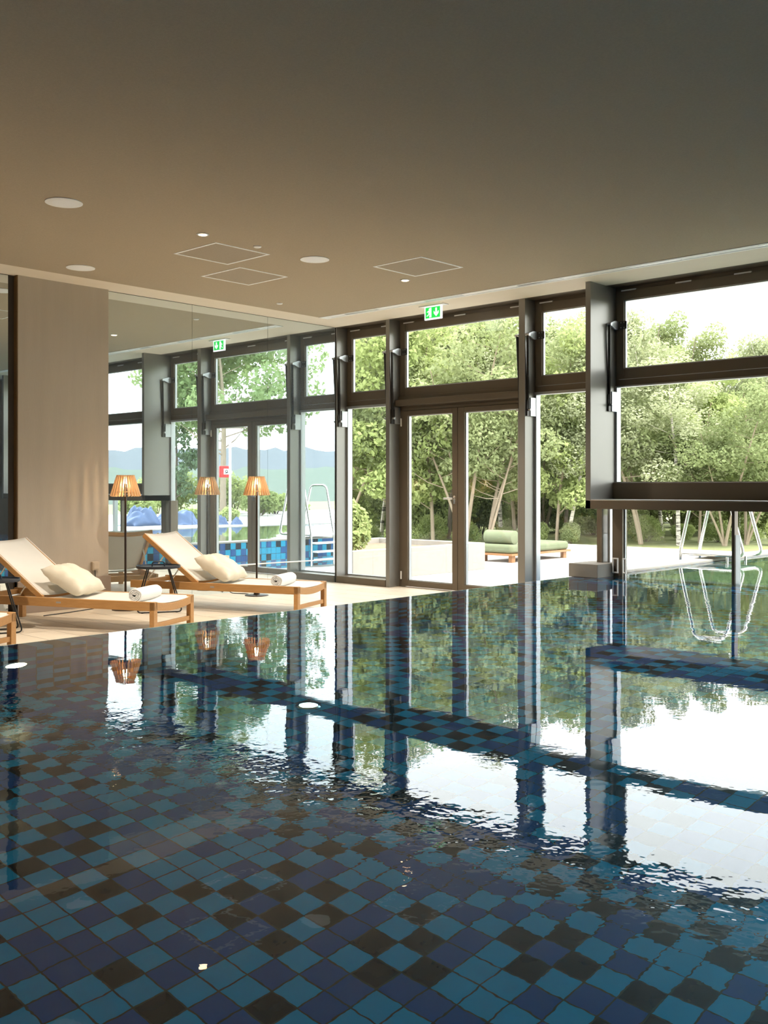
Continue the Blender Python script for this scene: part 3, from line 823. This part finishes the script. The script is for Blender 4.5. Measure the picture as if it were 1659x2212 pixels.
tag(t, 'small round pale lamp set in the pool floor', 'pool light', 'underwater pool fittings')
# ladder over the outdoor rim
def make_ladder():
    root = empty('pool_ladder', (12.07, 5.70, TZ))
    zz = lambda z: z - TZ
    for x in (0, .55):
        pts = [(x, -.50, zz(.38)), (x, -.16, zz(.40)), (x, -.49, zz(.40))]
        rail = rounded([(x, .33, zz(TZ)), (x, .33, zz(.42)), (x, .13, zz(1.29)), (x, -.27, zz(1.29)), (x, -.52, zz(.405)), (x, .30, zz(.405))], .10, 8)
        MB().tube(rail, .021, 12).build('handrail', M['steel'], root, smooth=True)
        MB().tube([(x, -.30, zz(.40)), (x, -.30, zz(W-.5))], .016, 10).build('post', M['steel'], root, smooth=True)
    MB().box(.0, -.44, zz(.395), .55, .33, zz(.42)).build('platform', M['white'], root, bevel=.005)
    for k, z in enumerate((.27, .12, -.02)):
        MB().box(0, .33+.03*k, zz(z)-.02, .55, .45+.03*k, zz(z)+.012).build('tread', M['white'], root, bevel=.004)
    return root
tag(make_ladder(), 'white and steel bridging ladder over the outdoor pool rim', 'pool ladder')

# ------------------------------------------------------------------ terrace things
pl = empty('planter', (10.55, 10.46, TZ))
PW, PD, PH, pt = 3.21, 2.5, .456, .16
b = MB(); b.box(0,0,0,PW,pt,PH); b.box(0,PD-pt,0,PW,PD,PH); b.box(0,pt,0,pt,PD-pt,PH); b.box(PW-pt,pt,0,PW,PD-pt,PH)
b.build('planter_wall', M['concrete'], pl, bevel=.006)
for x in (.42, 1.12, 2.16): MB().box(x, -.0015, .0, x+.010, .001, PH-.02).build('panel_joint', M['panelbase'], pl)
MB().box(pt, pt, .02, PW-pt, PD-pt, PH-.09).build('mulch', M['soil'], pl)
tag(pl, 'low pale concrete planter box filled with brown mulch on the terrace', 'planter')

db = empty('daybed', (15.15, 10.90, TZ))
MB().box(0, 0, .125, 2.0, .80, .165).build('bed_base', M['daywood'], db, bevel=.004)
for x in (.06, 1.80):
    for y in (.04, .68): MB().box(x, y, 0, x+.11, y+.08, .125).build('leg', M['daywood'], db, bevel=.006)
def cushion(x0, y0, z0, x1, y1, z1, r=.05):
    b = MB(); b.box(x0,y0,z0,x1,y1,z1); return b
cushion(.01, .02, .166, 1.97, .78, .335).build('mattress', M['sagefabric'], db, smooth=True, bevel=.06, seg=5)
tag(db, 'low wooden daybed with sage green mattress on the terrace', 'daybed')
bo = MB(); bo.tube([(0, -.335, 0), (0, -.32, 0), (0, -.1, 0), (0, .1, 0), (0, .32, 0), (0, .335, 0)], [.10, .128, .132, .132, .128, .10], 28)
bo = bo.build('bolster', M['sagefabric'], smooth=True); bo.location = (15.36, 11.30, TZ+.335+.128)
tag(bo, 'sage green bolster cushion lying on the head of the daybed', 'bolster')

# ------------------------------------------------------------------ plants
rng = np.random.default_rng(11)
def leaves_mesh(name, centres, radii, count, size, mat, parent, droop=0.0, seed=0, shell=.55):
    r = np.random.default_rng(seed)
    centres = np.asarray(centres, float); radii = np.asarray(radii, float)
    wgt = (radii[:, 0]*radii[:, 1]*radii[:, 2])**.75; wgt /= wgt.sum()
    idx = r.choice(len(centres), count, p=wgt)
    d = r.normal(size=(count, 3)); d /= np.linalg.norm(d, axis=1)[:, None]
    rad = (shell + (1-shell)*r.random(count))**.7
    p = centres[idx] + d*radii[idx]*rad[:, None]
    nrm = d*.6 + r.normal(size=(count, 3))*.7 + np.array([0,0,.35]); nrm /= np.linalg.norm(nrm, axis=1)[:, None]
    t = np.cross(nrm, r.normal(size=(count, 3))); t += np.array([0,0,-droop]); t -= nrm*(t*nrm).sum(1)[:, None]
    t /= np.linalg.norm(t, axis=1)[:, None] + 1e-9; bt = np.cross(nrm, t)
    s = size*(.6+.8*r.random(count))[:, None]
    v = np.empty((count, 4, 3)); v[:, 0] = p - t*s*.6; v[:, 1] = p + bt*s*.34; v[:, 2] = p + t*s*.6 + nrm*s*.12; v[:, 3] = p - bt*s*.34
    me = bpy.data.meshes.new(name)
    me.from_pydata(v.reshape(-1, 3).tolist(), [], np.arange(count*4).reshape(-1, 4).tolist())
    me.materials.append(mat)
    o = bpy.data.objects.new(name, me); COL.objects.link(o); o.parent = parent; return o
def make_tree(name, h, trunk_r, lean, crown0, crown_r, nbr, leaves, size, lmat, bmat, seed, droop=0, stems=1, clump=.55):
    r = random.Random(seed); root = empty(name)
    tk = MB(); cs = []; rs = []
    for st in range(stems):
        ang = r.random()*2*PI; base = Vector((r.uniform(-.25,.25)*(stems > 1), r.uniform(-.25,.25)*(stems > 1), -.3))
        ln = lean*(1 if stems == 1 else r.uniform(.6, 1.6))
        pts = []; m = 12
        hh = h*(1 if st == 0 else r.uniform(.7, .95))
        ph = r.random()*6
        for k in range(m+1):
            t = k/m
            pts.append(base + Vector((math.cos(ang)*ln*t**1.3 + .10*math.sin(3.1*t*2+ph)*t, math.sin(ang)*ln*t**1.3 + .10*math.cos(2.3*t*2+ph)*t, (hh*.93+.3)*t)))
        tk.tube(pts, [max(.012, trunk_r*(1-.85*k/m)*(1 if st == 0 else .8)) for k in range(m+1)], 8)
        for q in range(nbr):
            t = crown0*.75 + (.97-crown0*.75)*(q+r.random())/nbr
            k = min(m-1, int(t*m)); p = pts[k].lerp(pts[k+1], t*m-k)
            a = r.random()*2*PI; ext = crown_r*(.35+.65*math.sin(PI*min(1, max(.08, (t-crown0*.6)/(1.02-crown0*.6)))**.8))*r.uniform(.6, 1.1)
            e = p + Vector((math.cos(a)*ext, math.sin(a)*ext, ext*r.uniform(.1, .75)))
            mid = p.lerp(e, .5) + Vector((0,0,-.06*ext))
            tk.tube([p, mid, e], [trunk_r*.30*(1.1-t), trunk_r*.18*(1.1-t)+.004, .005], 5)
            if t > crown0:
                cs.append(e); rs.append((clump*r.uniform(.6,1.2), clump*r.uniform(.6,1.2), clump*r.uniform(.5,1.0)*(1+droop)))
                cs.append(p.lerp(e, .55)); rs.append((clump*.7, clump*.7, clump*.6))
    tk.build('trunk', bmat, root, smooth=True)
    leaves_mesh('foliage', cs, rs, leaves, size, lmat, root, droop, seed)
    return root
def make_bush(name, wx, wy, h, leaves, size, mat, seed, clumps=9):
    r = random.Random(seed); root = empty(name); cs = []; rs = []
    st = MB()
    for k in range(clumps):
        a = r.random()*2*PI; q = math.sqrt(r.random())
        c = Vector((math.cos(a)*q*wx*.6, math.sin(a)*q*wy*.6, h*(.30+.42*r.random()*(1-.5*q))))
        cs.append(c); rs.append((wx*.45, wy*.45, h*.30))
        st.tube([(0,0,-.15), c*.5 + Vector((0,0,-.05)), c], [.02, .013, .006], 5)
    st.build('stem', M['bark'], root)
    leaves_mesh('foliage', cs, rs, leaves, size, mat, root, 0, seed, .35)
    return root

kinds = []
kinds.append((make_tree('birch_tree', 9.6, .085, .9, .36, 1.5, 30, 15000, .095, M['leaf_birch'], M['bark_birch'], 21, .5, clump=.62), 'white-barked birch standing in the wood beyond the terrace', 'white-barked birches beyond the terrace', 'tree'))
kinds.append((make_tree('birch_tree', 8.6, .075, 1.6, .40, 1.35, 28, 14000, .095, M['leaf_birch'], M['bark_birch'], 22, .5, clump=.6), 'leaning white-barked birch in the wood beyond the terrace', 'leaning birches beyond the terrace', 'tree'))
kinds.append((make_tree('woodland_tree', 9.2, .09, .7, .44, 1.6, 30, 14000, .105, M['leaf_wood'], M['bark'], 23, clump=.66), 'dark-stemmed leafy tree in the wood beyond the terrace', 'dark-stemmed trees beyond the terrace', 'tree'))
kinds.append((make_tree('woodland_tree', 6.6, .06, 1.4, .42, 1.3, 16, 13000, .10, M['leaf_wood'], M['bark_tan'], 24, stems=3, clump=.6), 'several-stemmed tan tree in the wood beyond the terrace', 'several-stemmed trees beyond the terrace', 'tree'))
kinds.append((make_tree('young_tree', 5.6, .05, .6, .22, 1.2, 24, 10000, .095, M['leaf_bright'], M['bark_tan'], 25, clump=.55), 'bright green young tree in the wood beyond the terrace', 'young bright trees beyond the terrace', 'tree'))
kinds.append((make_bush('undergrowth_shrub', 1.3, 1.3, 2.0, 7000, .095, M['leaf_bright'], 26), 'leafy shrub at the foot of the wood beyond the terrace', 'shrubs at the foot of the wood', 'shrub'))
kinds.append((make_bush('undergrowth_shrub', 1.5, 1.4, 2.8, 8000, .105, M['leaf_wood'], 27), 'dark leafy shrub among the trunks of the wood', 'dark shrubs among the trunks', 'shrub'))
for k_ in kinds: tag(k_[0], k_[1], k_[3], k_[2])
used = [False]*len(kinds)
def plant(ki, x, y, z, rz, s):
    if not used[ki]:
        o = kinds[ki][0]; used[ki] = True
        o.location = (x, y, z); o.rotation_euler = (0,0,rz); o.scale = s
    else: dup(kinds[ki][0], (x, y, z), rz, scale=s)
ca, sa = math.cos(math.radians(47)), math.sin(math.radians(47))
def at_px(px, dist):
    r = (px-829.5)/2165*dist
    return (sa*dist + ca*r, ca*dist - sa*r)
def h_for(ytop, dist): return 1.275 + (1050-ytop)/2165*dist
R = random.Random(5)
TOPS = [(700,520),(830,560),(1000,570),(1120,590),(1180,650),(1230,655),(1300,600),(1400,585),(1440,610),(1500,700),(1560,755),(1600,755),(1640,690),(1700,650)]
def top_at(px):
    for (a, ya), (b_, yb) in zip(TOPS, TOPS[1:]):
        if a <= px <= b_: return ya + (yb-ya)*(px-a)/(b_-a)
    return 650
native = [9.6, 8.6, 9.2, 6.6, 5.6]
GZ = -.22
def wood_row(d0, d1, step, choices, lower=0):
    px = 715
    while px < 1720:
        dist = R.uniform(d0, d1); p = px + R.uniform(-.4, .4)*step
        ki = R.choice(choices); x, y = at_px(p, dist)
        hh = h_for(top_at(p) + R.uniform(-10, 45) + lower, dist) - GZ
        s = hh/(native[ki]*1.07)
        sx = min(1.25, max(.75, s))
        plant(ki, x, y, GZ, R.random()*6.28, (sx, sx, s)); px += step
wood_row(25, 28, 66, [0, 1, 3, 4, 0, 1, 4, 3], 40)
wood_row(28, 33, 58, [0, 2, 1, 3, 2], 0)
wood_row(33, 40, 52, [2, 0, 2, 3], 10)
def shrub_row(d0, d1, step, choices, s0, s1):
    px = 735
    while px < 1720:
        dist = R.uniform(d0, d1); x, y = at_px(px, dist); s = R.uniform(s0, s1)
        plant(R.choice(choices), x, y, GZ, R.random()*6.28, (s, s, s*R.uniform(.85, 1.15))); px += step*R.uniform(.8, 1.2)
shrub_row(25, 28, 70, [5, 5, 6], .22, .42)
shrub_row(29, 33, 62, [5, 5, 6], .6, 1.0)
shrub_row(36, 42, 70, [6, 6, 5], 1.2, 1.7)

# shrub in the planter
sh = make_bush('planter_shrub', .42, .40, .92, 2200, .085, M['leaf_bright'], 41, 10)
sh.location = (11.35, 11.35, TZ+.36); tag(sh, 'round bright green shrub growing in the concrete planter', 'shrub')

# -------- seen in the mirror: the far side of the outdoor pool
def mir(px, py, dist):
    """a place that the mirror shows at this picture point, this far along the view"""
    r = (px-829.5)/2165*dist
    return (sa*dist + ca*r, 2*MY - (ca*dist - sa*r), 1.275 + (1050-py)/2165*dist)
DZ = W+.012
def cover(px, py, dist, w, h, seed, label, tall=1.0):
    r = np.random.default_rng(seed); n = 34
    vs = []; fs = []
    ks = r.uniform(-.55, .55, (4, 2)); hs = r.uniform(.6, 1.0, 4); ws = r.uniform(.18, .40, 4)
    for j in range(n+1):
        for i in range(n+1):
            u, v = 2*i/n-1, 2*j/n-1
            z = max(hs[k]*math.exp(-(((u-ks[k,0])**2+(v-ks[k,1])**2)/(ws[k]*1.9)**2)**1.5) for k in range(4))
            edge = max(0, (1-u**6)*(1-v**6))
            z = .80*z*edge**.5 + (.07*math.sin(9*u+4*v+3*math.sin(5*v))*math.sin(7*v-3*u) + .05*math.sin(15*u-6*v))*edge
            vs.append((u*w*(1+.05*math.sin(6*v)), v*w*.6*(1+.06*math.sin(7*u)), max(0, z)*h))
    for j in range(n):
        for i in range(n): fs.append((j*(n+1)+i, j*(n+1)+i+1, (j+1)*(n+1)+i+1, (j+1)*(n+1)+i))
    fs.append(tuple(i for i in range(n+1)) + tuple((j*(n+1)+n) for j in range(1, n+1)) + tuple(n*(n+1)+i for i in range(n-1, -1, -1)) + tuple(j*(n+1) for j in range(n-1, 0, -1)))
    o = MB().add(vs, fs).build('furniture_cover', M['bluecover'], smooth='all')
    x, y, z = mir(px, py, dist); o.location = (x, y, DZ); o.rotation_euler.z = r.uniform(-.3, .3)
    tag(o, label, 'furniture cover', 'blue covers on the far pool deck'); return o
cover(305, 1130, 24.0, .62, .62, 1, 'tall blue cover heap mirrored right behind the pillar-side floor lamp')
cover(385, 1135, 24.5, .60, .50, 2, 'sloping blue cover heap mirrored above the mirror-side lounger')
cover(478, 1130, 24.5, .20, .34, 3, 'small blue cover mirrored left of the window-side lamp reflection')
cover(511, 1130, 24.5, .17, .24, 6, 'smallest blue cover mirrored at the door stile')
def far_bush(px, dist, w, h, seed, base, label, group='bushes along the far deck'):
    o = make_bush('deck_bush', w, w*.8, h, 2600, .10, M['leaf_bright'], seed, 9)
    x, y, z = mir(px, 1100, dist); o.location = (x, y, base); tag(o, label, 'bush', group)
for i, (px, dist, w, h, base) in enumerate(((300,31,.8,1.0,.3), (385,35,1.2,1.75,.3), (455,35,1.2,1.75,.3), (505,36,1.1,1.7,.3), (560,33,.8,1.1,.3), (595,35,.6,.9,.3), (415,26,.40,.40,DZ), (492,27,.35,.36,DZ), (630,40,.9,.8,.2), (340,36,1.1,1.6,.3))):
    far_bush(px, dist, w, h, 60+i, base, ['bright bush mirrored under the hanging box edge', 'bright tall bush mirrored beside the pine', 'bright tall bush mirrored behind the lamp reflection', 'bright tall bush mirrored below the red box', 'pale bush mirrored behind the window-side lamp', 'small pale bush mirrored right of the window-side lamp', 'low creeping bush mirrored beside the sloping blue cover', 'low creeping bush mirrored between the two small blue covers', 'low bush mirrored beyond the pool ladder', 'bright bush mirrored behind the grey window fin'][i])
oak = make_tree('oak_tree', 7.4, .12, .3, .42, 2.6, 40, 17000, .15, M['leaf_oak'], M['bark_tan'], 77, clump=.85)
x, y, z = mir(482, 1050, 33); oak.location = (x, y, .3); tag(oak, 'broad oak tree mirrored above the door reflection', 'tree')
pine = make_tree('pine_tree', 3.9, .07, .1, .2, .85, 26, 2600, .12, M['needle'], M['bark'], 78, .3, clump=.26)
x, y, z = mir(378, 1050, 34); pine.location = (x, y, .3); tag(pine, 'dark pine mirrored beside the grey window fin', 'tree')
# white pole with a red emergency box
x, y, z = mir(497, 1050, 26)
pole = MB().tube([(0,0,0), (0,0,2.15)], .035, 12).build('signal_pole', M['white'], smooth=True); pole.location = (x, y, DZ)
tag(pole, 'white pole mirrored beside the red emergency box', 'pole')
x, y, z = mir(485, 1019, 26)
rb = empty('emergency_box', (x, y, z-.15), math.radians(28))
MB().box(-.14, -.06, 0, .14, .06, .30).build('box_body', M['red'], rb, bevel=.02)
MB().box(-.03, .058, .08, .105, .066, .225).build('box_panel', M['white'], rb, bevel=.004)
g_ = MB(); g_.tube([(.04+.028*math.cos(2*PI*k/16), .068, .16+.028*math.sin(2*PI*k/16)) for k in range(16)], .008, 6, closed=True)
g_.bar((-.01, .068, .105), (.085, .068, .13), .01, .012)
g_.build('pictogram', M['black'], rb)
MB().box(.125, -.03, .11, .20, .03, .17).build('mount_arm', M['white'], rb)
tag(rb, 'red emergency box with white panel mirrored on the door reflection', 'emergency box')
# glass screen post on the far deck
x, y, z = mir(249, 1110, 21)
pp = MB().box(-.04, -.04, 0, .04, .04, 1.0).build('screen_post', M['greymetal'], bevel=.004); pp.location = (x, y, DZ); tag(pp, 'grey post mirrored under the hanging box beside the pillar panel', 'post')

# distant wooded hills (seen in the mirror) and valley slope
def hill(name, d0, ytop, amp, seed, zb, thick, mat='hill'):
    r = np.random.default_rng(seed); n = 120; vs = []; fs = []
    ph = r.random(6)*6.28
    for i in range(n+1):
        px = -900 + 2600*i/n
        t = 2*PI*i/n
        dy = amp*(.5*math.sin(1.3*t+ph[0]) + .3*math.sin(3.1*t+ph[1]) + .15*math.sin(7*t+ph[2]) + .10*math.sin(17*t+ph[3]) + .06*math.sin(41*t+ph[4]))
        for k in range(9):
            f = k/8; dd = d0 + thick*f*1.0
            x, y, z = mir(px, ytop - dy, dd)
            vs.append((x, y, zb + (z-zb)*math.sin(f*PI*.5)**.9 + r.normal()*thick*.006))
    for i in range(n):
        for k in range(8): fs.append((i*9+k, (i+1)*9+k, (i+1)*9+k+1, i*9+k+1))
    o = MB().add(vs, fs).build(name, M[mat], smooth='all'); o['kind'] = 'structure'
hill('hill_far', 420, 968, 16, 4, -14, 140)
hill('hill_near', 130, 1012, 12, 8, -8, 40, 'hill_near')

# ------------------------------------------------------------------ light
wd = bpy.data.worlds.new('overcast_sky'); sc.world = wd; wd.use_nodes = True
bg = wd.node_tree.nodes['Background']; bg.inputs[0].default_value = (.97,.985,1,1); bg.inputs[1].default_value = 3.5
sun = bpy.data.lights.new('sun', 'SUN'); sun.energy = 5.0; sun.angle = math.radians(12); sun.color = (1,.95,.86)
so = bpy.data.objects.new('sun', sun); COL.objects.link(so)
so.rotation_euler = Vector((.12, .52, -.84)).to_track_quat('-Z', 'Y').to_euler()

# ------------------------------------------------------------------ camera
cam = bpy.data.cameras.new('camera'); co = bpy.data.objects.new('camera', cam); COL.objects.link(co); sc.camera = co
co.location = (0, 0, 1.275)
co.rotation_euler = (PI/2, 0, -math.radians(47))
cam.sensor_fit = 'VERTICAL'; cam.sensor_height = 36; cam.lens = 36*2165/2212; cam.shift_y = -56/2212
cam.clip_start = .05; cam.clip_end = 3000

# ------------------------------------------------------------------ view
sc.view_settings.view_transform = 'Standard'; sc.view_settings.look = 'None'; sc.view_settings.gamma = 1
sc.view_settings.use_curve_mapping = False; sc.view_settings.exposure = 0.7
cy = sc.cycles
cy.use_denoising = True; cy.max_bounces = 10; cy.diffuse_bounces = 4; cy.glossy_bounces = 6; cy.transmission_bounces = 8; cy.transparent_max_bounces = 16
cy.caustics_reflective = True; cy.caustics_refractive = True; cy.blur_glossy = .5; cy.sample_clamp_indirect = 6
cy.use_adaptive_sampling = True; cy.adaptive_threshold = .03
